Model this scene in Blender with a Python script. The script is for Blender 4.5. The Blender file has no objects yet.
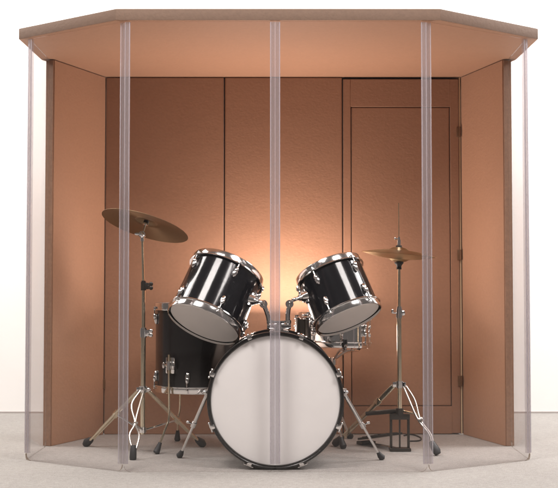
import bpy, bmesh, math, random
from mathutils import Vector, Matrix, Quaternion
random.seed(7)
PI = math.pi
scene = bpy.context.scene
COL = scene.collection

# ------------------------------------------------------------------ camera model
CAM_Y, CAM_Z, F_PX, PITCH = -4.70, 0.73, 1150.0, math.atan(48/1150)
def ray(px, py):
    a, b = (px-279)/F_PX, (244-py)/F_PX
    c, s = math.cos(PITCH), math.sin(PITCH)
    return Vector((a, c - b*s, s + b*c))
def at(px, py, Y):                      # measured point of the photo at depth Y
    d = ray(px, py); t = (Y-CAM_Y)/d.y
    return Vector((d.x*t, Y, CAM_Z + d.z*t))
def flo(px, py):                        # measured point of the photo on the floor
    d = ray(px, py); t = -CAM_Z/d.z
    return Vector((d.x*t, CAM_Y + d.y*t, 0))

# ------------------------------------------------------------------ materials
def new_mat(name):
    m = bpy.data.materials.new(name); m.use_nodes = True
    nt = m.node_tree; nt.nodes.clear()
    out = nt.nodes.new('ShaderNodeOutputMaterial')
    return m, nt, out
def nd(nt, t, **kw):
    n = nt.nodes.new(t)
    for k, v in kw.items():
        if hasattr(n, k) and not k[0].isupper(): setattr(n, k, v)
        else: n.inputs[k].default_value = v
    return n
def L(nt, a, b): nt.links.new(a, b)
def principled(name, col, rough=.5, metal=0, coat=0, var=0, vscale=20, bump=0, bscale=200, rvar=0, stretch=(1,1,1), spec=.5, bump2=0, b2scale=6, sheen=0):
    m, nt, out = new_mat(name)
    p = nd(nt, 'ShaderNodeBsdfPrincipled')
    p.inputs['Base Color'].default_value = (*col, 1)
    p.inputs['Roughness'].default_value = rough
    p.inputs['Metallic'].default_value = metal
    p.inputs['Coat Weight'].default_value = coat
    p.inputs['Coat Roughness'].default_value = .05
    p.inputs['Specular IOR Level'].default_value = spec
    p.inputs['Sheen Weight'].default_value = sheen
    L(nt, p.outputs[0], out.inputs[0])
    tc = nd(nt, 'ShaderNodeTexCoord'); mp = nd(nt, 'ShaderNodeMapping')
    mp.inputs['Scale'].default_value = stretch
    L(nt, tc.outputs['Object'], mp.inputs[0])
    if var:
        n = nd(nt, 'ShaderNodeTexNoise', Scale=vscale, Detail=6.0, Roughness=.65); L(nt, mp.outputs[0], n.inputs[0])
        r = nd(nt, 'ShaderNodeValToRGB')
        r.color_ramp.elements[0].position = .28; r.color_ramp.elements[1].position = .72
        r.color_ramp.elements[0].color = (*[c*(1-var) for c in col], 1)
        r.color_ramp.elements[1].color = (*[min(1, c*(1+var)) for c in col], 1)
        L(nt, n.outputs['Fac'], r.inputs[0]); L(nt, r.outputs[0], p.inputs['Base Color'])
    if rvar:
        n = nd(nt, 'ShaderNodeTexNoise', Scale=9.0, Detail=4.0); L(nt, tc.outputs['Object'], n.inputs[0])
        mr = nd(nt, 'ShaderNodeMapRange'); mr.inputs['From Min'].default_value = .3; mr.inputs['From Max'].default_value = .7
        mr.inputs['To Min'].default_value = max(0, rough-rvar); mr.inputs['To Max'].default_value = rough+rvar
        L(nt, n.outputs['Fac'], mr.inputs['Value']); L(nt, mr.outputs[0], p.inputs['Roughness'])
    prev = None
    if bump2:
        n = nd(nt, 'ShaderNodeTexNoise', Scale=b2scale, Detail=3.0); L(nt, mp.outputs[0], n.inputs[0])
        b = nd(nt, 'ShaderNodeBump', Strength=bump2, Distance=.02); L(nt, n.outputs['Fac'], b.inputs['Height']); prev = b
    if bump:
        n = nd(nt, 'ShaderNodeTexNoise', Scale=bscale, Detail=4.0, Roughness=.6); L(nt, mp.outputs[0], n.inputs[0])
        b = nd(nt, 'ShaderNodeBump', Strength=bump, Distance=.003); L(nt, n.outputs['Fac'], b.inputs['Height'])
        if prev: L(nt, prev.outputs[0], b.inputs['Normal'])
        prev = b
    if prev: L(nt, prev.outputs[0], p.inputs['Normal'])
    return m

FAB = (.325, .1755, .105)
M = {}
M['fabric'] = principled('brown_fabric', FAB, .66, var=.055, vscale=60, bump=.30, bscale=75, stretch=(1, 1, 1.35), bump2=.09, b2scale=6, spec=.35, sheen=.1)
M['fabric_back_shaded'] = principled('brown_fabric_back_shaded', (.258, .133, .079), .66, var=.055, vscale=60, bump=.30, bscale=75, stretch=(1, 1, 1.35), bump2=.09, b2scale=6, spec=.35, sheen=.1)  # same brown fabric, with the back panels' shade put into its colour
M['fabric_dark'] = principled('brown_fabric_shadow_gap', (.09, .05, .032), .9)
M['ceiling'] = M['fabric']
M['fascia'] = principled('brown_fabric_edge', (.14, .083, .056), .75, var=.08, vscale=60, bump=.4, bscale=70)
M['trim'] = principled('brown_trim', (.27, .150, .095), .6, var=.15, vscale=60)
M['hinge'] = principled('dark_hinge', (.15, .08, .042), .45, metal=.4)
M['black'] = principled('black_lacquer', (.009, .009, .011), .13, coat=.25, rvar=.02, spec=.4)
M['black_wrap'] = principled('black_wrap', (.012, .010, .010), .25, coat=.3)
M['chrome'] = principled('chrome', (.83, .82, .81), .11, metal=1, rvar=.04)
M['satin'] = principled('satin_chrome', (.5, .46, .42), .3, metal=1, rvar=.05)
M['steel'] = principled('nickel_tube', (.78, .69, .53), .2, metal=1, rvar=.06)
M['dark_metal'] = principled('dark_metal', (.065, .058, .052), .38, metal=.8)
M['rubber'] = principled('rubber', (.022, .022, .024), .55, bump=.2, bscale=300)
M['head'] = principled('coated_drumhead', (.84, .815, .80), .55, var=.025, vscale=7, bump=.12, bscale=500, spec=.3)
M['head_low'] = principled('smooth_drumhead', (.84, .80, .77), .4, var=.03, vscale=9, spec=.4)
M['hoopblack'] = principled('black_hoop', (.010, .009, .009), .3, coat=.1, spec=.35)
M['felt'] = principled('dark_felt', (.03, .025, .022), .9)
M['cable'] = principled('cable', (.03, .028, .027), .5)
M['wall'] = principled('painted_wall', (.86, .84, .82), .7, var=.02, vscale=3, bump=.08, bscale=60)
M['base'] = principled('wall_foot_gap', (.40, .36, .34), .7)  # grey of a strip drawn for the dark gap at the wall foot
M['jamb_leak'] = principled('leak_lit_door_jamb', (.62, .45, .28), .6)  # pale tan stands in for light leaking through the door gap

def carpet():
    m, nt, out = new_mat('carpet')
    p = nd(nt, 'ShaderNodeBsdfPrincipled', Roughness=.95); p.inputs['Specular IOR Level'].default_value = .1
    p.inputs['Sheen Weight'].default_value = .15
    tc = nd(nt, 'ShaderNodeTexCoord')
    n1 = nd(nt, 'ShaderNodeTexNoise', Scale=170.0, Detail=3.0, Roughness=.7)
    n2 = nd(nt, 'ShaderNodeTexNoise', Scale=2.2, Detail=4.0)
    n3 = nd(nt, 'ShaderNodeTexNoise', Scale=38.0, Detail=4.0, Roughness=.7)
    for n in (n1, n2, n3): L(nt, tc.outputs['Object'], n.inputs[0])
    r = nd(nt, 'ShaderNodeValToRGB'); r.color_ramp.elements[0].position = .3; r.color_ramp.elements[1].position = .7
    r.color_ramp.elements[0].color = (.18, .166, .153, 1); r.color_ramp.elements[1].color = (.43, .400, .374, 1)
    a = nd(nt, 'ShaderNodeMath', operation='MULTIPLY_ADD'); a.inputs[1].default_value = .52
    b = nd(nt, 'ShaderNodeMath', operation='MULTIPLY_ADD'); b.inputs[1].default_value = .32
    c = nd(nt, 'ShaderNodeMath', operation='MULTIPLY'); c.inputs[1].default_value = .16
    L(nt, n1.outputs['Fac'], a.inputs[0]); L(nt, n3.outputs['Fac'], b.inputs[0]); L(nt, n2.outputs['Fac'], c.inputs[0])
    L(nt, c.outputs[0], b.inputs[2]); L(nt, b.outputs[0], a.inputs[2])
    L(nt, a.outputs[0], r.inputs[0]); L(nt, r.outputs[0], p.inputs['Base Color'])
    bp = nd(nt, 'ShaderNodeBump', Strength=.6, Distance=.006); L(nt, n1.outputs['Fac'], bp.inputs['Height']); L(nt, bp.outputs[0], p.inputs['Normal'])
    L(nt, p.outputs[0], out.inputs[0])
    return m
M['carpet'] = carpet()

def brass(name, col, rough):
    m, nt, out = new_mat(name)
    p = nd(nt, 'ShaderNodeBsdfPrincipled', Roughness=rough, Metallic=1.0)
    tc = nd(nt, 'ShaderNodeTexCoord')
    ln = nd(nt, 'ShaderNodeVectorMath', operation='LENGTH'); L(nt, tc.outputs['Object'], ln.inputs[0])
    n = nd(nt, 'ShaderNodeTexNoise', noise_dimensions='1D', Scale=260.0, Detail=3.0); L(nt, ln.outputs['Value'], n.inputs['W'])
    r = nd(nt, 'ShaderNodeValToRGB')
    r.color_ramp.elements[0].color = (*[c*.72 for c in col], 1); r.color_ramp.elements[1].color = (*col, 1)
    L(nt, n.outputs['Fac'], r.inputs[0]); L(nt, r.outputs[0], p.inputs['Base Color'])
    p.inputs['Anisotropic'].default_value = .65; tg = nd(nt, 'ShaderNodeTangent', direction_type='RADIAL', axis='Z'); L(nt, tg.outputs[0], p.inputs['Tangent'])
    b = nd(nt, 'ShaderNodeBump', Strength=.5, Distance=.001); L(nt, n.outputs['Fac'], b.inputs['Height']); L(nt, b.outputs[0], p.inputs['Normal'])
    L(nt, p.outputs[0], out.inputs[0]); return m
M['crash'] = brass('dark_bronze', (.30, .215, .13), .42)
M['hat'] = brass('brass', (.66, .50, .28), .30)

def clear(name, tint, refl, rough, diff=None, dfac=0):
    m, nt, out = new_mat(name)
    t = nd(nt, 'ShaderNodeBsdfTransparent'); t.inputs[0].default_value = (*tint, 1)
    g = nd(nt, 'ShaderNodeBsdfGlossy'); g.inputs['Roughness'].default_value = rough
    ge = nd(nt, 'ShaderNodeNewGeometry')
    dt = nd(nt, 'ShaderNodeVectorMath', operation='DOT_PRODUCT'); L(nt, ge.outputs['Normal'], dt.inputs[0]); L(nt, ge.outputs['Incoming'], dt.inputs[1])
    ab = nd(nt, 'ShaderNodeMath', operation='ABSOLUTE'); L(nt, dt.outputs['Value'], ab.inputs[0])
    iv = nd(nt, 'ShaderNodeMath', operation='SUBTRACT'); iv.inputs[0].default_value = 1; L(nt, ab.outputs[0], iv.inputs[1])
    pw = nd(nt, 'ShaderNodeMath', operation='POWER'); pw.inputs[1].default_value = 5; L(nt, iv.outputs[0], pw.inputs[0])
    sc = nd(nt, 'ShaderNodeMath', operation='MULTIPLY_ADD'); sc.inputs[1].default_value = .96; sc.inputs[2].default_value = .04; L(nt, pw.outputs[0], sc.inputs[0])
    mu = nd(nt, 'ShaderNodeMath', operation='MULTIPLY'); mu.inputs[1].default_value = refl; L(nt, sc.outputs[0], mu.inputs[0])
    base = t.outputs[0]
    if dfac:
        d = nd(nt, 'ShaderNodeBsdfDiffuse'); d.inputs[0].default_value = (*diff, 1)
        tl = nd(nt, 'ShaderNodeBsdfTranslucent'); tl.inputs[0].default_value = (*diff, 1)
        dm = nd(nt, 'ShaderNodeMixShader'); dm.inputs[0].default_value = .4
        L(nt, d.outputs[0], dm.inputs[1]); L(nt, tl.outputs[0], dm.inputs[2])
        mx = nd(nt, 'ShaderNodeMixShader'); mx.inputs[0].default_value = dfac
        L(nt, base, mx.inputs[1]); L(nt, dm.outputs[0], mx.inputs[2]); base = mx.outputs[0]
    mix = nd(nt, 'ShaderNodeMixShader')
    L(nt, mu.outputs[0], mix.inputs[0]); L(nt, base, mix.inputs[1]); L(nt, g.outputs[0], mix.inputs[2])
    L(nt, mix.outputs[0], out.inputs[0]); return m
M['acrylic'] = clear('clear_acrylic', (.975, .968, .968), .55, .02)
M['acrylic_edge'] = clear('acrylic_cut_edge', (.55, .48, .42), .6, .15, (.35, .29, .24), .45)
M['strip'] = clear('clear_vinyl_hinge', (.945, .935, .942), .8, .10, (.52, .50, .515), .14)
M['strip_edge'] = clear('clear_vinyl_bead', (.97, .96, .98), .9, .12, (.72, .68, .72), .24)
M['acrylic_rim'] = clear('acrylic_rim', (.90, .87, .85), .6, .1, (.5, .45, .42), .12)

# ------------------------------------------------------------------ geometry helpers
class MB:
    def __init__(s): s.bm = bmesh.new()
    def _ring(s, c, u, v, r, n): return [s.bm.verts.new(c + u*(r*math.cos(2*PI*i/n)) + v*(r*math.sin(2*PI*i/n))) for i in range(n)]
    def tube(s, pts, r, n=12, caps=True):
        pts = [Vector(p) for p in pts]; N = len(pts)
        rs = r if isinstance(r, (list, tuple)) else [r]*N
        tg = []
        for i in range(N):
            a = pts[max(0, i-1)]; b = pts[min(N-1, i+1)]; tg.append((b-a).normalized())
        ref = Vector((0, 0, 1)) if abs(tg[0].z) < .9 else Vector((1, 0, 0))
        u = tg[0].cross(ref).normalized(); prev = None
        for i in range(N):
            u = (u - tg[i]*u.dot(tg[i])).normalized(); v = tg[i].cross(u)
            k = 1.0
            if 0 < i < N-1:
                h = (pts[i]-pts[i-1]).normalized().dot(tg[i]); k = 1/max(.5, h)
            ring = s._ring(pts[i], u, v, rs[i]*min(k, 1.3), n)
            if prev:
                for j in range(n): s.bm.faces.new((prev[j], prev[(j+1) % n], ring[(j+1) % n], ring[j]))
            elif caps: s.bm.faces.new(list(reversed(ring)))
            prev = ring
        if caps: s.bm.faces.new(prev)
        return s
    def lathe(s, prof, mat=Matrix(), n=64, close=False):
        prev = first = None
        for (r, z) in prof:
            if r < 1e-6: ring = [s.bm.verts.new(mat @ Vector((0, 0, z)))]
            else: ring = [s.bm.verts.new(mat @ Vector((r*math.cos(2*PI*i/n), r*math.sin(2*PI*i/n), z))) for i in range(n)]
            if prev: s._bridge(prev, ring, n)
            else: first = ring
            prev = ring
        if close: s._bridge(prev, first, n)
        return s
    def _bridge(s, a, b, n):
        for j in range(n):
            k = (j+1) % n
            if len(a) == 1 and len(b) == 1: return
            if len(a) == 1: s.bm.faces.new((a[0], b[k], b[j]))
            elif len(b) == 1: s.bm.faces.new((a[j], a[k], b[0]))
            else: s.bm.faces.new((a[j], a[k], b[k], b[j]))
    def box(s, c, size, mat=Matrix(), bev=0):
        g = bmesh.ops.create_cube(s.bm, size=1)
        T = mat @ Matrix.Translation(Vector(c)) @ Matrix.Diagonal((*size, 1))
        bmesh.ops.transform(s.bm, matrix=T, verts=g['verts'])
        if bev:
            es = list({e for v in g['verts'] for e in v.link_edges})
            bmesh.ops.bevel(s.bm, geom=es, offset=bev, segments=2, affect='EDGES', profile=.6)
        return s
    def ball(s, c, size, mat=Matrix(), seg=16):
        g = bmesh.ops.create_uvsphere(s.bm, u_segments=seg, v_segments=max(6, seg//2), radius=.5)
        sz = size if isinstance(size, (tuple, list)) else (size,)*3
        bmesh.ops.transform(s.bm, matrix=mat @ Matrix.Translation(Vector(c)) @ Matrix.Diagonal((*sz, 1)), verts=g['verts'])
        return s
    def prism(s, poly, z0, z1, mat=Matrix(), bev=0):
        a = [s.bm.verts.new(mat @ Vector((x, y, z0))) for x, y in poly]; b = [s.bm.verts.new(mat @ Vector((x, y, z1))) for x, y in poly]
        n = len(poly); fs = [s.bm.faces.new(list(reversed(a))), s.bm.faces.new(b)]
        for i in range(n): fs.append(s.bm.faces.new((a[i], a[(i+1) % n], b[(i+1) % n], b[i])))
        if bev: bmesh.ops.bevel(s.bm, geom=list({e for f in fs for e in f.edges}), offset=bev, segments=2, affect='EDGES', profile=.6)
        return s
    def build(s, name, mat, parent=None, local=False, smooth=True, mats=None, angle=35):
        if parent is not None and not local: s.bm.transform(W[parent.name].inverted())
        bmesh.ops.recalc_face_normals(s.bm, faces=s.bm.faces[:])
        me = bpy.data.meshes.new(name); s.bm.to_mesh(me); s.bm.free()
        for m in (mats or [mat]): me.materials.append(m)
        if smooth:
            me.polygons.foreach_set('use_smooth', [True]*len(me.polygons)); me.set_sharp_from_angle(angle=math.radians(angle))
        o = bpy.data.objects.new(name, me); COL.objects.link(o)
        if parent is not None: o.parent = parent; W[o.name] = W[parent.name]
        else: W[o.name] = Matrix()
        return o
W = {}
def tag(o, label, cat, group=None):
    o['label'] = label; o['category'] = cat
    if group: o['group'] = group
    return o
def thing(name, label, cat, mat=Matrix(), group=None):
    o = bpy.data.objects.new(name, None); COL.objects.link(o)
    o.empty_display_size = .05; o.matrix_world = mat; W[o.name] = mat.copy()
    return tag(o, label, cat, group)
def T(v): return Matrix.Translation(Vector(v))
def frame(c, zdir, roll=0):
    q = Vector((0, 0, 1)).rotation_difference(Vector(zdir).normalized())
    return T(c) @ q.to_matrix().to_4x4() @ Matrix.Rotation(roll, 4, 'Z')
def curve(pts, n=6):                       # Catmull-Rom through the points
    P = [Vector(p) for p in pts]; P = [2*P[0]-P[1]] + P + [2*P[-1]-P[-2]]; out = []
    for i in range(1, len(P)-2):
        for k in range(n):
            t = k/n; a, b, c, d = P[i-1:i+3]
            out.append(.5*((2*b) + (c-a)*t + (2*a-5*b+4*c-d)*t*t + (3*b-a-3*c+d)*t**3))
    out.append(P[-2]); return out

# ------------------------------------------------------------------ setting
def structure(o): o['kind'] = 'structure'; return o
WALL_Y = 2.27
f = MB(); f.prism([(-9, -9), (9, -9), (9, WALL_Y+.3), (-9, WALL_Y+.3)], -.05, 0)
structure(f.build('floor', M['carpet'], smooth=False))
w = MB(); w.box((0, WALL_Y+.06, 1.9), (18, .12, 3.8))
wall = structure(w.build('wall', M['wall'], smooth=False))
w = MB(); w.box((0, WALL_Y-.005, .005), (18, .010, .010)); w.build('wall_foot_gap', M['base'], wall, smooth=False)

# ------------------------------------------------------------------ the booth
ZC = 1.847
booth = thing('drum_booth', 'octagonal brown padded drum booth with clear hinged front panels and flat roof', 'drum booth', T((0, .6, 0)))
lf, lb = Vector((-1.077, .78)), Vector((-.900, 1.23))
rf, rb = Vector((1.072, .78)), Vector((.944, 1.23))
TH = .045
def side_wall(a, b, sgn):
    d = (b-a).normalized(); nrm = Vector((-d.y, d.x))*sgn
    m = MB()
    m.prism([a, b, b+nrm*TH, a+nrm*TH] if sgn < 0 else [a, a+nrm*TH, b+nrm*TH, b], 0, ZC-.003, bev=.004)
    o = m.build('side_wall', M['fabric'], booth, angle=15)
    t = MB()
    for z0, z1 in ((.0, ZC-.003),):
        p = a - d*.004; q = a + nrm*TH - d*.004
        t.prism([p+nrm*.003, q-nrm*.003, q-nrm*.003-d*.004, p+nrm*.003-d*.004], z0+.002, z1-.002)
    t.build('edge_trim', M['trim'], o, smooth=False)
    return d, nrm
side_wall(lf, lb, 1); side_wall(rf, rb, -1)
YB = 1.23
xs = [-.900, -.2836, .330, .944]
for i in range(2):
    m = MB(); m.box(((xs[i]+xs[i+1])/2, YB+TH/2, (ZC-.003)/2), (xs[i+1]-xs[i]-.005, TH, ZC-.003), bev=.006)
    m.build('wall_panel', M['fabric_back_shaded'], booth, angle=15)
# backing behind the seams so that no light leaks
m = MB(); m.box((.022, YB+TH+.006, ZC/2), (1.90, .008, ZC-.0006)); m.build('back_board', M['fabric_dark'], booth, smooth=False)
# door panel
x0, x1 = xs[2]+.0025, xs[3]-.012
def bx(px, Y=YB): return at(px, 244, Y).x
dl, dr = bx(351.5), bx(450.5)
dt, db = at(400, 107, YB).z, at(400, 406, YB).z
g = .0018
m = MB()
zt = ZC-.012
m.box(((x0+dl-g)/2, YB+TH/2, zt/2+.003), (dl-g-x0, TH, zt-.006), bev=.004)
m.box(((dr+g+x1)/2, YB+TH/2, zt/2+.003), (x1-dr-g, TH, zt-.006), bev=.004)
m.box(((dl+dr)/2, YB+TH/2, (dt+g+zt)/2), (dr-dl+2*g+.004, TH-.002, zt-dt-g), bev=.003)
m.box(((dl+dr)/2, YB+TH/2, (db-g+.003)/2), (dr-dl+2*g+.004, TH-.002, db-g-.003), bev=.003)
door = m.build('door', M['fabric_back_shaded'], booth, angle=15)
m = MB(); m.box(((dl+dr)/2, YB+TH/2+.002, (db+dt)/2), (dr-dl-g, TH-.002, dt-db-g), bev=.006); m.build('door_leaf', M['fabric_back_shaded'], door, angle=15)
m = MB(); m.box(((dl+dr)/2, YB+TH-.002, (db+dt)/2), (dr-dl+.05, .006, dt-db+.05)); m.build('door_backing', M['fabric_dark'], door, smooth=False)
for py in (132, 255, 381):
    z = at(461, py, YB).z
    m = MB(); m.box((x1-.004, YB-.004, z), (.017, .009, .052), bev=.002); m.tube([(x1+.005, YB-.008, z-.027), (x1+.005, YB-.008, z+.027)], .0045, 10)
    m.build('hinge', M['hinge'], door)
m = MB(); m.box((x1+.006, YB+.012, ZC/2), (.007, .012, ZC-.006)); m.build('door_jamb', M['jamb_leak'], booth, smooth=False)
m = MB(); m.box((-.899, YB-.004, at(104, 384, YB).z), (.012, .008, .05), bev=.002); m.build('hinge', M['hinge'], booth)

# roof
roofpts = [(-.672, -.012), (.664, -.012), (1.147, .345), (1.142, .80), (1.01, 1.29), (-.965, 1.29), (-1.145, .80), (-1.152, .345)]
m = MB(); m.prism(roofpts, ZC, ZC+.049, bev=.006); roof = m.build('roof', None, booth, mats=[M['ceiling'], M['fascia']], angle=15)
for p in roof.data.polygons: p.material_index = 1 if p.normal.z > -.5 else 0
# trim line under the front lip
t = MB()
ins = [(x*.9985, y+.006) for x, y in roofpts]

# acrylic panels
front = [Vector((-1.103, .772)), Vector((-1.100, .33)), Vector((-.634, .004)), Vector((-.016, 0)), Vector((.606, .004)), Vector((1.090, .33)), Vector((1.099, .772))]
def rounded(w, h, r, n=5):
    out = []
    for cx, cy, a0 in ((w-r, r, -PI/2), (w-r, h-r, 0), (r, h-r, PI/2), (r, r, PI)):
        for k in range(n+1):
            a = a0 + PI/2*k/n; out.append((cx+r*math.cos(a), cy+r*math.sin(a)))
    return out
for i in range(6):
    a, b = front[i], front[i+1]
    d = (b-a); wd = d.length; d.normalize()
    X = Vector((d.x, d.y, 0)); Z = Vector((0, 0, 1)); N = X.cross(Z)
    gap = .003
    mt = Matrix(((X.x, Z.x, N.x, a.x + X.x*gap), (X.y, Z.y, N.y, a.y + X.y*gap), (X.z, Z.z, N.z, 0.0), (0, 0, 0, 1)))
    m = MB(); m.prism(rounded(wd-2*gap, ZC-.002, .028), -.003, .003, mt)
    o = m.build('acrylic_panel', None, booth, mats=[M['acrylic'], M['acrylic_edge'], M['acrylic_rim']], smooth=False)
    for p in o.data.polygons:
        if len(p.vertices) == 4: p.material_index = 1 if (p.area < .0001 and p.center.z < .1) else 2
# hinge strips: two flat flaps front and back along the two neighbouring panels
for i in range(1, 6):
    c = front[i]
    m = MB()
    for nb in (front[i-1], front[i+1]):
        d = (nb-c).normalized(); nrm = Vector((d.y, -d.x))
        if nrm.y > 0: nrm = -nrm
        w0, w1 = .0012, .0205
        for off, th in ((.0037, .0035), (-.0072, .0035)):
            p = c + d*w0 + nrm*off; q = c + d*w1 + nrm*off
            m.prism([p, q, q+nrm*th, p+nrm*th], .032, ZC-.004)
    st_ = m.build('hinge_strip', M['strip'], booth, smooth=False)
    m = MB(); m.tube([(c.x, c.y-.0062, .034), (c.x, c.y-.0062, ZC-.006)], .0020, 8); m.build('centre_bead', M['strip_edge'], st_)
    for nb in (front[i-1], front[i+1]):
        d = (nb-c).normalized(); p = c + d*.0185; nrm = Vector((d.y, -d.x)); nrm = -nrm if nrm.y > 0 else nrm; p = p + nrm*.0068
        m = MB(); m.tube([(p.x, p.y, .034), (p.x, p.y, ZC-.006)], .0024, 8); m.build('side_bead', M['strip_edge'], st_)

# ------------------------------------------------------------------ drum building blocks (local, axis = +Z)
def hoop_mb(R, z, h, up):                       # triple flanged hoop, z = playing edge, up = +1/-1 side the edge faces
    m = MB(); s = -up
    pr = [(R-.010, z), (R-.006, z-.001*up), (R-.005, z+s*.004), (R-.006, z+s*(h-.008)), (R-.001, z+s*(h-.006)), (R, z+s*(h-.003)), (R-.001, z+s*h), (R-.010, z+s*h), (R-.010, z+s*.004)]
    m.lathe(pr, n=72, close=True); return m
def lug_mb(Rs, ang, z, dirn, hoop_z, length=.046):
    rm = Matrix.Rotation(ang, 4, 'Z')
    m = MB()
    m.ball((Rs+.004, 0, z), (.022, .022, length), rm, 18)
    m.ball((Rs+.010, 0, z+dirn*length*.25), (.018, .018, length*.6), rm, 16)
    m.tube([rm @ Vector((Rs+.012, 0, z)), rm @ Vector((Rs+.012, 0, hoop_z+dirn*.004))], .0032, 10)
    m.tube([rm @ Vector((Rs+.012, 0, hoop_z-.005)), rm @ Vector((Rs+.012, 0, hoop_z+.008*dirn+ (.0 if dirn > 0 else 0)))], .0058, 10)
    m.box((Rs+.009, 0, hoop_z-dirn*.005), (.020, .020, .007), rm, bev=.002)
    return m
def drum(root, R, h, nl, phase, shell, hoop_h=.034, head=None, local=True, lug_len=.046):
    Rs = R-.012; t, b = h/2, -h/2
    m = MB(); m.lathe([(Rs-.006, b+.012), (Rs, b+.012), (Rs, t-.012), (Rs-.006, t-.012)], n=72, close=True); m.build('shell', shell, root, local=True)
    hoop_mb(R, t, hoop_h, 1).build('hoop', M['chrome'], root, local=True)
    hoop_mb(R, b, hoop_h, -1).build('hoop', M['chrome'], root, local=True)
    for z, s in ((t, 1), (b, -1)):
        m = MB(); zz = z - s*.011
        m.lathe([(0, zz), (Rs*.6, zz), (R-.022, zz), (R-.016, zz-s*.001), (R-.0115, zz-s*.006)], n=72); m.build('drumhead', M['head_low'] if s < 0 else M['head'], root, local=True)
    for k in range(nl):
        a = phase + 2*PI*k/nl
        for z, s in ((t, 1), (b, -1)):
            lug_mb(Rs, a, z - s*(hoop_h+.042), s, z - s*hoop_h*.75, lug_len).build('lug', M['chrome'], root, local=True)
    return Rs

# ------------------------------------------------------------------ bass drum
bx0 = -.0145; R = .283; YF = .052
BC = Vector((bx0, 0, R))
bass = thing('bass_drum', 'large black bass drum with plain white front head standing on the carpet', 'bass drum', T((bx0, .27, 0)))
BM = Matrix.Translation(BC) @ Matrix.Rotation(PI/2, 4, 'X')     # local z -> -Y
def yz(Y): return -Y
m = MB(); m.lathe([(.265, yz(.085)), (.271, yz(.085)), (.271, yz(.475)), (.265, yz(.475))], BM, 96, close=True); m.build('shell', M['black'], bass)
for ya, yb, s in ((YF, YF+.042, 1), (.508, .466, -1)):
    m = MB(); e = .004*s
    m.lathe([(.2725, yz(ya+e*.5)), (.275, yz(ya)), (.281, yz(ya)), (R, yz(ya+e)), (R, yz(yb-e)), (.281, yz(yb)), (.2725, yz(yb))], BM, 112, close=True)
    m.build('hoop', M['hoopblack'], bass)
m = MB(); m.lathe([(0, yz(.068)), (.15, yz(.068)), (.255, yz(.068)), (.2655, yz(.069)), (.2705, yz(.074)), (.2723, yz(.083))], BM, 112); m.build('drumhead', M['head'], bass)
m = MB(); m.lathe([(0, yz(.49)), (.255, yz(.49)), (.2705, yz(.485)), (.2723, yz(.476))], BM, 96); m.build('drumhead', M['head_low'], bass)
for k in range(8):
    a = math.radians(22.5+45*k)
    rm = BM @ Matrix.Rotation(a, 4, 'Z')
    m = MB()
    m.box((.2785, 0, yz(YF-.0035)), (.014, .019, .006), rm, bev=.002)
    m.box((.2855, 0, yz(YF+.018)), (.004, .019, .048), rm, bev=.0015)
    m.ball((.288, 0, yz(YF+.044)), (.019, .021, .026), rm, 14)
    m.tube([rm @ Vector((.289, 0, yz(YF+.012))), rm @ Vector((.289, 0, yz(.20)))], .0033, 10)
    m.tube([rm @ Vector((.289, -.017, yz(YF+.014))), rm @ Vector((.289, .017, yz(YF+.014)))], .0038, 10)
    m.ball((.289, -.017, yz(YF+.014)), .011, rm, 10); m.ball((.289, .017, yz(YF+.014)), .011, rm, 10)
    claw = m.build('claw', M['chrome'], bass)
    m = MB(); m.ball((.274, 0, yz(.20)), (.028, .024, .062), rm, 16); m.build('lug', M['chrome'], bass)
# spurs
def bracket_ball(m, p, s): m.ball(p, s, seg=14)
for sx, fpx, fpy, bpx in ((-1, 179, 458, 207), (1, 382.5, 460, 349.5)):
    foot = flo(fpx, fpy); top = Vector((bx0 + sx*.292, .27, .298))
    d = (foot-top).normalized()
    m = MB()
    p1 = top + d*.17
    m.tube([top - d*.03, p1], .0085, 12); m.tube([p1, foot - d*.012 ], .0058, 12)
    m.tube([p1 - d*.012, p1 + d*.012], .0115, 12)
    m.tube([p1, p1 + Vector((sx*.022, -.006, .010))], .0035, 8); m.ball(p1+Vector((sx*.024, -.006, .011)), (.018, .006, .012), seg=10)
    spur = m.build('spur', M['chrome'], bass)
    m = MB(); m.tube([foot - d*.040, foot - d*.022, foot+Vector((0, 0, .007))-d*.004, foot + Vector((0, 0, .003))], [.008, .0125, .0145, .010], 12); m.build('rubber_foot', M['rubber'], spur)
    m = MB()
    m.box((bx0+sx*.274, .27, .302), (.018, .05, .062), bev=.005)
    m.tube([top + Vector((-sx*.02, 0, 0)), top + Vector((sx*.014, 0, 0))], .017, 16)
    m.tube([top + Vector((0, -.03, 0)), top + Vector((0, .03, 0))], .011, 12)
    m.ball(top + Vector((sx*.008, -.034, .004)), (.024, .010, .016), seg=12)
    m.build('spur_bracket', M['chrome'], spur)

# ------------------------------------------------------------------ tom-toms
def tom_axes(c_px, a, Y):
    return at(c_px[0], c_px[1], Y), Vector(a).normalized()
LT, la = tom_axes((216, 297), (.354, .42, .834), .36)
RT, ra = tom_axes((338.5, 294.5), (-.352, .34, .871), .36)
def make_tom(label, c, a, R, h, camang, side):
    # roll so that local -X.. looks to the camera: find angle of the camera direction about the axis
    Mx = frame(c, a)
    loc = Mx.inverted().to_3x3() @ (Vector((0, CAM_Y, CAM_Z)) - c)
    base = math.atan2(loc.y, loc.x)
    root = thing('rack_tom', label, 'tom drum', Mx, 'black rack toms mounted above the bass drum')
    Rs = drum(root, R, h, 5, base + math.radians(camang), M['black'])
    return root, Mx, Rs, base
ltom, LM, lRs, lbase = make_tom('larger black rack tom on the left, tilted right over the bass drum', LT, la, .174, .292, 11, 1)
rtom, RM, rRs, rbase = make_tom('smaller black rack tom on the right, tilted left in front of the snare', RT, ra, .158, .256, -23, -1)

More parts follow.
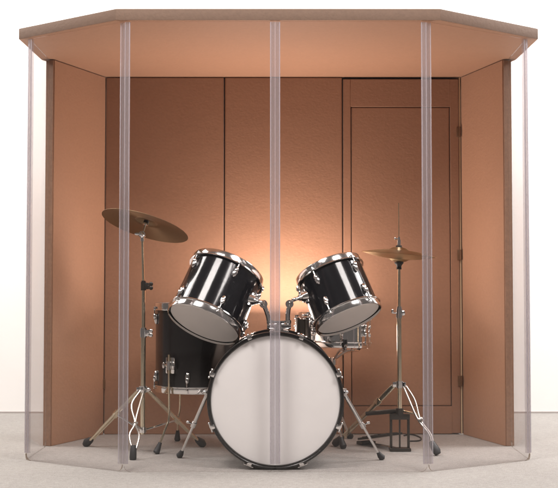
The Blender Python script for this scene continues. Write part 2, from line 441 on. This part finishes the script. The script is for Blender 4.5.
# tom mount on the bass drum: base, post, and an arm to each tom (arms are part of the bass drum's mount)
mb = at(279, 327, .33); mb.z = .585
m = MB()
m.box((mb.x, .33, .553), (.085, .075, .022), bev=.006)
m.tube([(mb.x-.046, .33, .581), (mb.x+.046, .33, .581)], .0165, 18)
for s in (-1, 1): m.tube([(mb.x+s*.046, .33, .581), (mb.x+s*.052, .33, .581)], .0135, 16)
m.tube([(mb.x, .33, .55), (mb.x, .33, .585)], .02, 16)
m.box((mb.x, .318, .600), (.05, .02, .012), bev=.004)
mount = m.build('tom_mount', M['chrome'], bass)
def arm(side, base_px, elbow_px, tomM, Rs, base_ang, rel, tz):
    ang = base_ang + math.radians(rel)
    e = Vector((math.cos(ang), math.sin(ang), 0))
    p_sh = tomM @ (e*Rs + Vector((0, 0, tz)))
    p_out = tomM @ (e*(Rs+.055) + Vector((0, 0, tz)))
    b = at(*base_px, .33); b.z = .585
    el = at(*elbow_px, .335)
    m = MB()
    m.tube(curve([b, b.lerp(el, .55)+Vector((-side*.004, 0, 0)), el], 5), .0105, 14)
    m.tube(curve([el, el.lerp(p_out, .5)+Vector((0, 0, .004)), p_out, p_out.lerp(p_sh, .6)], 5), .0085, 14)
    m.tube([el+Vector((0, -.013, 0)), el+Vector((0, .013, 0))], .018, 18)
    m.tube([el+Vector((0, -.02, 0)), el+Vector((0, -.012, 0))], .009, 12)
    m.ball(el+Vector((0, -.022, 0)), (.009, .010, .024), seg=10)
    m.tube([b+Vector((0, 0, .008)), b+Vector((0, 0, .022))], .015, 14)
    m.build('mount_arm', M['chrome'], mount)
    # bracket on the tom
    bm_ = MB(); inv = tomM
    q = tomM @ (e*(Rs+.022) + Vector((0, 0, tz)))
    bm_.tube([p_sh - (p_out-p_sh)*.05, q], [.026, .018], 18)
    bm_.tube([q, tomM @ (e*(Rs+.034) + Vector((0, 0, tz)))], .0135, 16)
    zz = (tomM.to_3x3() @ Vector((0, 0, 1))).normalized()
    bm_.tube([p_sh - zz*.030, p_sh + zz*.030], .0125, 12)
    bm_.ball(q + zz*.022, (.012, .012, .022), seg=10)
    bm_.build('mount_bracket', M['chrome'], ltom if side < 0 else rtom)
arm(-1, (270, 326), (263.5, 304), LM, lRs, lbase, 62, .022)
arm(1, (288, 326), (289.5, 304), RM, rRs, rbase, -66, .030)

# ------------------------------------------------------------------ floor tom
FT = at(198.5, 345, .74); FT.z = .472
ftom = thing('floor_tom', 'tall dark floor tom standing on chrome legs behind the left rack tom', 'floor tom', T(FT))
R_ft, h_ft = .213, .415
Rs = drum(ftom, R_ft, h_ft, 6, math.radians(-100), M['black_wrap'], lug_len=.05)
for ang, out in ((-123, .045), (10, .03), (118, .03)):
    a = math.radians(ang); e = Vector((math.cos(a), math.sin(a), 0))
    top = FT + e*(Rs+.020); top.z = .445
    bend = top.copy(); bend.z = .165
    kn = bend + e*out*.3 + Vector((-.004, -.0, -.045)); foot = bend + e*out + Vector((-.03 if ang < -90 else 0, 0, -.165))
    m = MB(); m.tube(curve([top, top.lerp(bend, .5), bend, kn, foot + (kn-foot)*.25, foot+Vector((0, 0, .01))], 5), .0055, 12)
    leg = m.build('leg', M['steel'], ftom)
    d = (foot-kn).normalized()
    m = MB(); m.tube([foot - d*.055, foot - d*.03, foot-d*.006+Vector((0, 0, .003)), foot+Vector((0, 0, .003))], [.008, .012, .0155, .012], 12); m.build('rubber_foot', M['rubber'], leg)
    m = MB()
    pb = FT + e*(Rs+.006); pb.z = .395
    m.box((Rs+.006, 0, 0), (.02, .05, .075), T((FT.x, FT.y, .395)) @ Matrix.Rotation(a, 4, 'Z'), bev=.006)
    pe = top.copy(); pe.z = .395
    m.tube([pe-Vector((0, 0, .02)), pe+Vector((0, 0, .02))], .012, 12)
    tn = Vector((-e.y, e.x, 0))
    m.tube([pe, pe - tn*.03], .005, 10); m.ball(pe - tn*.033, (.014, .014, .03), seg=12); m.ball(pe+tn*.024, (.020, .020, .040), seg=12)
    m.build('leg_bracket', M['chrome'], ftom)

# ------------------------------------------------------------------ snare drum and stand
SN = at(333, 330, .765); SN.z = .548
sax = Vector((.02, .05, 1)).normalized()
SM = frame(SN, sax)
snare = thing('snare_drum', 'shallow chrome snare drum on its stand behind the right rack tom', 'snare drum', SM)
Rs = drum(snare, .180, .165, 8, math.radians(-80), M['chrome'], hoop_h=.030, lug_len=.036)
m = MB(); rm = Matrix.Rotation(math.radians(-150), 4, 'Z')
m.box((Rs+.012, 0, 0), (.024, .034, .095), rm, bev=.004); m.box((Rs+.028, 0, .02), (.012, .018, .07), rm, bev=.003); m.ball((Rs+.03, 0, -.035), .02, rm, 12)
m.build('strainer', M['dark_metal'], snare, local=True)
st = Vector((SN.x, SN.y, 0))
sstand = thing('snare_stand', 'low chrome snare stand with rubber feet, half hidden behind the bass drum', 'snare stand', T(st))
m = MB(); m.tube([st+Vector((0, 0, .09)), st+Vector((0, 0, .30))], .0125, 14); m.tube([st+Vector((0, 0, .28)), st+Vector((0, 0, .41))], .009, 14)
m.tube([st+Vector((0, 0, .272)), st+Vector((0, 0, .302))], .017, 14); m.ball(st+Vector((.03, -.01, .287)), (.03, .01, .016), seg=10); m.tube([st+Vector((0, 0, .287)), st+Vector((.03, -.01, .287))], .004, 8)
m.tube([st+Vector((0, 0, .385)), st+Vector((0, 0, .42))], .016, 12)
m.build('column', M['chrome'], sstand)
for ang in (-75, 45, 165):
    a = math.radians(ang); e = Vector((math.cos(a), math.sin(a), 0))
    p0 = st+Vector((0, 0, .405)); p1 = SM @ (Vector((e.x*.10, e.y*.10, -.098))); p2 = SM @ Vector((e.x*.186, e.y*.186, -.090)); p3 = SM @ Vector((e.x*.190, e.y*.190, -.050))
    m = MB(); m.tube(curve([p0, p1, p2, p3], 4), .0058, 10)
    ar = m.build('basket_arm', M['chrome'], sstand)
    m = MB(); m.tube([p2, p3, p3+(p3-p2)*.15], [.0085, .010, .008], 10); m.build('rubber_grip', M['rubber'], ar)
for foot in (flo(343.5, 449), flo(350.5, 438.5), flo(322, 440)):
    p0 = st+Vector((0, 0, .235)); d = (foot-p0).normalized()
    m = MB(); m.tube([p0, foot-d*.02], .0065, 10)
    p1 = p0.lerp(foot, .5); m.tube([p1, st+Vector((0, 0, .10))], .0045, 8)
    lg = m.build('leg', M['chrome'], sstand)
    m = MB(); m.tube([foot-d*.055, foot-d*.03, foot-d*.008+Vector((0, 0, .006)), foot+Vector((0, 0, .002))], [.009, .014, .017, .012], 12); m.build('rubber_foot', M['rubber'], lg)
for z in (.085, .22):
    m = MB(); m.tube([st+Vector((0, 0, z)), st+Vector((0, 0, z+.03))], .0175, 12); m.build('collar', M['chrome'], sstand)

# ------------------------------------------------------------------ cymbal stand and crash cymbal
CY = .55
cb = at(143, 389, CY); cs = Vector((cb.x, CY, 0))
cn = Vector((.25, .235, .93)).normalized()
cc = at(147, 219.5, CY)
cstand = thing('cymbal_stand', 'tall chrome cymbal stand on spread tripod legs at the left', 'cymbal stand', T(cs))
def V(z, x=0, y=0): return Vector((cs.x+x, cs.y+y, z))
zc = cb.z
z_mid = at(143, 333, CY).z; z_up = at(143, 286, CY).z
tilt = cc - cn*.075
m = MB(); m.tube([V(.085), V(z_mid)], .0115, 16); m.build('lower_tube', M['steel'], cstand)
m = MB(); m.tube([V(z_mid-.01), V(z_up)], .0085, 14); m.build('middle_tube', M['steel'], cstand)
m = MB(); m.tube([V(z_up-.01), Vector((tilt.x, tilt.y, tilt.z-.01))], .0062, 12); m.build('upper_tube', M['steel'], cstand)
for z, r in ((z_mid, .016), (z_up, .0125)):
    m = MB(); m.tube([V(z-.020), V(z+.018)], r, 16); m.tube([V(z+.018), V(z+.024)], r*.8, 16)
    m.tube([V(z), V(z, .030, -.012)], .0045, 8)
    m.ball(V(z+.009, .036, -.014), (.020, .008, .020), seg=10); m.ball(V(z-.009, .036, -.014), (.020, .008, .020), seg=10)
    m.box((cs.x+.016, cs.y-.004, z), (.02, .016, .03), bev=.003)
    m.build('height_clamp', M['dark_metal'] if z == z_up else M['chrome'], cstand)
m = MB()
m.tube([tilt+Vector((0, -.016, 0)), tilt+Vector((0, .016, 0))], .0150, 18)
m.tube([tilt+Vector((0, -.022, 0)), tilt+Vector((0, .022, 0))], .008, 12)
m.tube([tilt-Vector((0, 0, .03)), tilt], .009, 12); m.ball(tilt+Vector((0, -.018, 0)), (.024, .016, .024), seg=16); m.ball(tilt+Vector((0, -.024, 0)), (.007, .012, .030), seg=12)
m.tube([tilt, cc-cn*.012], .0045, 10); m.ball(tilt+Vector((-.022, -.006, .004)), (.026, .008, .016), seg=12)
m.tube([cc-cn*.026, cc-cn*.020], .013, 16)
tl = m.build('tilter', M['chrome'], cstand)
m = MB(); m.tube([cc-cn*.0195, cc-cn*.0055], .0125, 16); m.build('felt', M['felt'], tl)
m = MB(); m.tube([cc-cn*.012, cc+cn*.022], .0035, 10); m.tube([cc+cn*.009, cc+cn*.020], .009, 12); m.build('wing_nut', M['chrome'], tl)
# tripod collars
m = MB(); m.tube([V(zc-.016), V(zc+.014)], .019, 18)
for a in (200, 340, 265): m.box((.022, 0, 0), (.02, .012, .022), T(V(zc-.002)) @ Matrix.Rotation(math.radians(a), 4, 'Z'), bev=.003)
m.tube([V(zc, .0, -.02), V(zc, .028, -.03)], .004, 8); m.ball(V(zc, .03, -.031), (.02, .008, .014), seg=10)
m.build('tripod_collar', M['chrome'], cstand)
m = MB(); m.tube([V(.092), V(.118)], .017, 16); m.build('tripod_collar', M['chrome'], cstand)
def tripod_leg(stand, top, foot, low, braceT, w=.017, flat=True, mat='steel', side=None):
    d = (foot-top).normalized()
    s = side or d.cross(Vector((0, 0, 1))).normalized()
    m = MB()
    for k in (-1, 1):
        m.tube([top + s*k*.006, top.lerp(foot, .5)+s*k*.010, foot - d*.03 + s*k*.006], .0066, 10)
    m.tube([top.lerp(foot, braceT)-s*.016, top.lerp(foot, braceT)+s*.016], .0055, 10)
    m.box((0, 0, 0), (.02, .026, .035), frame(top.lerp(foot, braceT), d), bev=.003)
    leg = m.build('leg', M[mat], stand)
    m = MB(); m.tube([low, top.lerp(foot, braceT)], .0048, 10); m.build('brace', M['chrome'], leg)
    m = MB(); fd = Vector((d.x, d.y, d.z))
    m.tube([foot-d*.06+Vector((0, 0, .003)), foot-d*.048+Vector((0, 0, .003)), foot-d*.018+Vector((0, 0, .008)), foot+Vector((0, 0, .008))], [.011, .015, .020, .014], 14)
    m.build('rubber_foot', M['rubber'], leg)
tripod_leg(cstand, V(zc-.004, -.018, .008), flo(85, 446.5), V(.105, -.008), .42)
tripod_leg(cstand, V(zc-.004, .018, .008), flo(204, 447), V(.105, .008), .52)
# front leg: two bowed struts that cross
fl = flo(133, 460); top = V(zc-.004, 0, -.02)
m = MB()
for k, off in ((-1, (-.040, -.014, -.030, -.002)), (1, (-.004, -.012, .012, .004))):
    pts = [top+Vector((k*.008, 0, 0))] + [top.lerp(fl, t)+Vector((o, 0, 0)) for t, o in zip((.22, .48, .66, .9), off)]
    m.tube(curve(pts, 5), .0043, 10)
m.tube([top.lerp(fl, .48)+Vector((-.022, 0, 0)), top.lerp(fl, .48)+Vector((0, 0, 0))], .006, 10)
m.tube([top.lerp(fl, .88), fl+Vector((0, 0, .03))], .006, 10)
leg = m.build('leg', M['satin'], cstand)
m = MB(); m.tube([V(.105, 0, -.01), top.lerp(fl, .5)+Vector((-.01, 0, 0))], .0045, 8); m.build('brace', M['chrome'], leg)
m = MB(); m.tube([fl+Vector((0, .012, .062)), fl+Vector((0, .008, .045)), fl+Vector((0, .0, .010)), fl+Vector((0, 0, .001))], [.011, .0145, .0155, .014], 14); m.build('rubber_foot', M['rubber'], leg)

def cymbal_mb(R, bell_r, bell_h, bow, th=.0012, hole=.006):
    pr = [(hole, bell_h), (bell_r*.45, bell_h*.93), (bell_r*.75, bell_h*.62), (bell_r*.95, bell_h*.2), (bell_r*1.1, 0)]
    for k in range(1, 9):
        t = k/8; r = bell_r*1.1 + (R-bell_r*1.1)*t; pr.append((r, -bow*t**1.5))
    back = [(r, z-th) for r, z in reversed(pr)]
    m = MB(); m.lathe(pr+back, n=96, close=True); return m
cr = cymbal_mb(.204, .052, .020, .020)
crash = cr.build('crash_cymbal', M['crash'], angle=60); crash.matrix_world = frame(cc-cn*.012, cn)
tag(crash, 'dark bronze crash cymbal tilted on the tall stand at the left', 'cymbal')

# ------------------------------------------------------------------ hi-hat
HY = .62
hb = at(399.5, 384, HY); hs = Vector((hb.x, HY, 0))
def H(z, x=0, y=0): return Vector((hs.x+x, hs.y+y, z))
hstand = thing('hi_hat_stand', 'chrome hi-hat stand with foot pedal and two spread legs at the right', 'hi-hat stand', T(hs))
zj = at(399, 313, HY).z; zh = at(399, 256, HY).z; zt = at(399, 203, HY).z; zcol = hb.z
m = MB(); m.tube([H(.15), H(zj)], .0115, 16); m.build('lower_tube', M['steel'], hstand)
m = MB(); m.tube([H(zj-.01), H(zh-.055)], .0078, 14); m.build('upper_tube', M['steel'], hstand)
m = MB(); m.tube([H(zh-.06), H(zt)], .0028, 10); m.build('pull_rod', M['steel'], hstand)
m = MB(); m.tube([H(zj-.024), H(zj+.020)], .0155, 16); m.tube([H(zj+.02), H(zj+.03)], .012, 14); m.tube([H(zj), H(zj, -.03, -.008)], .004, 8); m.ball(H(zj+.008, -.032, -.008), (.012, .007, .022), seg=10); m.ball(H(zj, .018, -.006), (.018, .014, .026), seg=10)
m.build('height_clamp', M['chrome'], hstand)
m = MB(); m.lathe([(0, -.024), (.010, -.024), (.013, -.012), (.021, -.004), (.021, .002), (.0, .002)], T(H(zh-.030)), 20); m.tube([H(zh-.062), H(zh-.052)], .012, 14); m.build('cymbal_seat', M['rubber'], hstand)
hn = Vector((.085, -.02, .995)).normalized()
m = MB(); m.tube([H(zh+.048), H(zh+.074)], .0095, 14); m.tube([H(zh+.073), H(zh+.088)], .0065, 12); m.tube([H(zh+.080), H(zh+.080, -.018, -.008)], .0035, 8); m.ball(H(zh+.080, -.02, -.009), (.008, .008, .014), seg=10); m.build('clutch', M['chrome'], hstand)
m = MB(); m.tube([H(zh+.040), H(zh+.049)], .014, 16); m.build('felt', M['felt'], hstand)
bot = cymbal_mb(.170, .046, .014, .020).build('hi_hat_cymbal', M['hat'], angle=60)
bot.matrix_world = frame(H(zh-.014), hn) @ Matrix.Rotation(PI, 4, 'X')
tag(bot, 'lower brass cymbal of the hi-hat pair, facing up on the right stand', 'cymbal', 'pair of brass hi-hat cymbals')
topc = cymbal_mb(.170, .046, .014, .020).build('hi_hat_cymbal', M['hat'], angle=60)
topc.matrix_world = frame(H(zh+.0275), hn)
tag(topc, 'upper brass cymbal of the hi-hat pair, facing down beneath the clutch', 'cymbal', 'pair of brass hi-hat cymbals')
# base
m = MB(); m.tube([H(zcol-.018), H(zcol+.014)], .019, 18)
for a in (190, 330): m.box((.022, 0, 0), (.024, .014, .024), T(H(zcol-.002)) @ Matrix.Rotation(math.radians(a), 4, 'Z'), bev=.003)
m.build('tripod_collar', M['chrome'], hstand)
zb = at(399, 411, HY).z
m = MB(); m.tube([H(zb-.02), H(zb+.012)], .018, 16); m.box((hs.x, hs.y, zb-.026), (.092, .03, .026), bev=.004); m.build('frame_head', M['dark_metal'], hstand)
m = MB()
for s in (-1, 1): m.box((hs.x+s*.040, hs.y, (zb-.03)/2+.004), (.011, .020, zb-.03), bev=.003)
m.box((hs.x, hs.y-.004, .008), (.098, .060, .014), bev=.004)
m.box((hs.x, hs.y+.0, .10), (.008, .004, .18)); m.build('pedal_frame', M['dark_metal'], hstand)
# footboard runs from the frame to the back left
pf = flo(363, 444); d2 = (Vector((pf.x, pf.y)) - Vector((hs.x, hs.y))); ln = d2.length; a2 = math.atan2(d2.y, d2.x)
pm = T((hs.x, hs.y, 0)) @ Matrix.Rotation(a2, 4, 'Z')
m = MB(); tm = pm @ T((0, 0, .075)) @ Matrix.Rotation(math.atan2(.055, ln), 4, 'Y')
pl = [(.02, -.032), (ln*.55, -.046), (ln-.02, -.046), (ln, -.036), (ln, .036), (ln-.02, .046), (ln*.55, .046), (.02, .032)]
m.prism(pl, 0, .010, tm, bev=.002)
for k in range(7): m.box((.06+k*ln*.11, 0, .0115), (.010, .062, .004), tm)
ft = m.build('footboard', M['dark_metal'], hstand)
m = MB(); m.box((ln-.025, 0, .009), (.05, .080, .016), pm, bev=.004); m.build('heel_plate', M['dark_metal'], ft)
m = MB()
m.tube([pm @ Vector((.02, 0, .010)), pm @ Vector((ln-.03, 0, .010))], .0045, 8); m.build('link_rod', M['chrome'], ft)
# left flat leg, right double strut leg
def hat_leg(top, foot, flat):
    d = (foot-top).normalized()
    if flat:
        m = MB(); s = Vector((0, 0, 1)).cross(d).normalized(); u = d.cross(s)
        mt = Matrix(((s.x, u.x, d.x, top.x), (s.y, u.y, d.y, top.y), (s.z, u.z, d.z, top.z), (0, 0, 0, 1)))
        ln = (foot-top).length
        m.box((0, 0, ln*.5-.012), (.010, .022, ln-.03), mt, bev=.003); m.box((0, 0, ln*.27), (.016, .030, .03), mt, bev=.003)
    else:
        m = MB()
        for k, off in ((-1, (-.010, -.012, .006, -.004)), (1, (.016, -.001, .014, .004))):
            pts = [top+Vector((k*.006, 0, 0))] + [top.lerp(foot, t)+Vector((o, 0, 0)) for t, o in zip((.22, .50, .70, .86), off)]
            m.tube(curve(pts, 5), .0043, 10)
        m.tube([top.lerp(foot, .84), foot-d*.02], .006, 10); m.box((0, 0, 0), (.03, .02, .016), frame(top.lerp(foot, .5), d), bev=.003)
    leg = m.build('leg', M['steel'] if flat else M['satin'], hstand)
    m = MB(); m.tube([foot-d*.07+Vector((0, 0, .002)), foot-d*.055+Vector((0, 0, .002)), foot-d*.015+Vector((0, 0, .008)), foot+Vector((0, 0, .009))], [.011, .016, .019, .014], 14)
    m.build('rubber_foot', M['rubber'], leg)
    return leg
lft, rft = flo(334, 446.5), flo(438, 456)
tl_, tr_ = H(zcol-.004, -.022, .004), H(zcol-.004, .020, -.010)
leg1 = hat_leg(tl_, lft, True)
m = MB(); m.tube([H(zb, -.012), tl_.lerp(lft, .46)], .0105, 12); m.build('brace', M['dark_metal'], leg1)
leg2 = hat_leg(tr_, rft, False)
m = MB(); m.tube([H(zb, .012), tr_.lerp(rft, .42)], .0055, 10); m.build('brace', M['steel'], leg2)

# ------------------------------------------------------------------ cable on the carpet
m = MB(); pts = [flo(404, 436.5), flo(410, 435.2), flo(416, 436.3), flo(421, 439), flo(419, 441.5), flo(409, 442)]
m.tube(curve([p+Vector((0, 0, .004)) for p in pts], 6), .0035, 8)
tag(m.build('cable', M['cable']), 'thin dark cable lying on the carpet behind the hi-hat pedal', 'cable')

# ------------------------------------------------------------------ camera
cam = bpy.data.cameras.new('Camera'); co = bpy.data.objects.new('Camera', cam); COL.objects.link(co)
co.location = (0, CAM_Y, CAM_Z); co.rotation_euler = (PI/2 + PITCH, 0, 0)
cam.sensor_fit = 'HORIZONTAL'; cam.sensor_width = 36; cam.lens = 36*F_PX/558; cam.clip_end = 100
scene.camera = co

# ------------------------------------------------------------------ light
def area(name, loc, target, size, power, col, size_y=None, spread=None):
    l = bpy.data.lights.new(name, 'AREA'); l.shape = 'RECTANGLE'; l.size = size; l.size_y = size_y or size
    l.energy = power; l.color = col
    if spread: l.spread = math.radians(spread)
    o = bpy.data.objects.new(name, l); COL.objects.link(o); o.location = loc
    o.rotation_euler = (Vector(target)-Vector(loc)).to_track_quat('-Z', 'Y').to_euler(); return o
area('key_light_left', (-1.35, -1.85, 3.65), (-.1, .1, .4), 1.2, 132, (1, .955, .92))
area('key_light_right', (1.5, -1.85, 3.6), (.1, .1, .4), 1.2, 114, (1, .955, .925))
area('booth_lamp', (.02, .99, .525), (.02, .93, 1.2), .60, 1.4, (1, .87, .80), size_y=.12)
area('booth_fill_forward', (.02, .985, .535), (.02, .76, 1.2), .48, 28, (1, .835, .73), size_y=.08)  # added unseen fill, tilted off the back wall to brighten ceiling and sides
for sx in (-1, 1):
    area('side_fill', (sx*.30, 1.08, .50), (sx*1.1, .52, .60), .12, 1.9, (1, .83, .70), spread=140)  # added unseen fills that lift the dark lower side walls
area('wall_light_left', (-3.0, 1.2, 3.3), (-1.9, 2.27, 1.0), 1.6, 160, (1, .96, .92))
area('wall_light_right', (3.0, 1.2, 3.3), (1.9, 2.27, .9), 1.6, 220, (1, .98, .97))
wd = bpy.data.worlds.new('World'); scene.world = wd; wd.use_nodes = True
bg = wd.node_tree.nodes['Background']; bg.inputs[0].default_value = (1, .93, .88, 1); bg.inputs[1].default_value = .13

scene.view_settings.view_transform = 'Standard'; scene.view_settings.look = 'None'; scene.view_settings.exposure = 0
scene.cycles.max_bounces = 14; scene.cycles.transparent_max_bounces = 24
scene.cycles.use_denoising = True
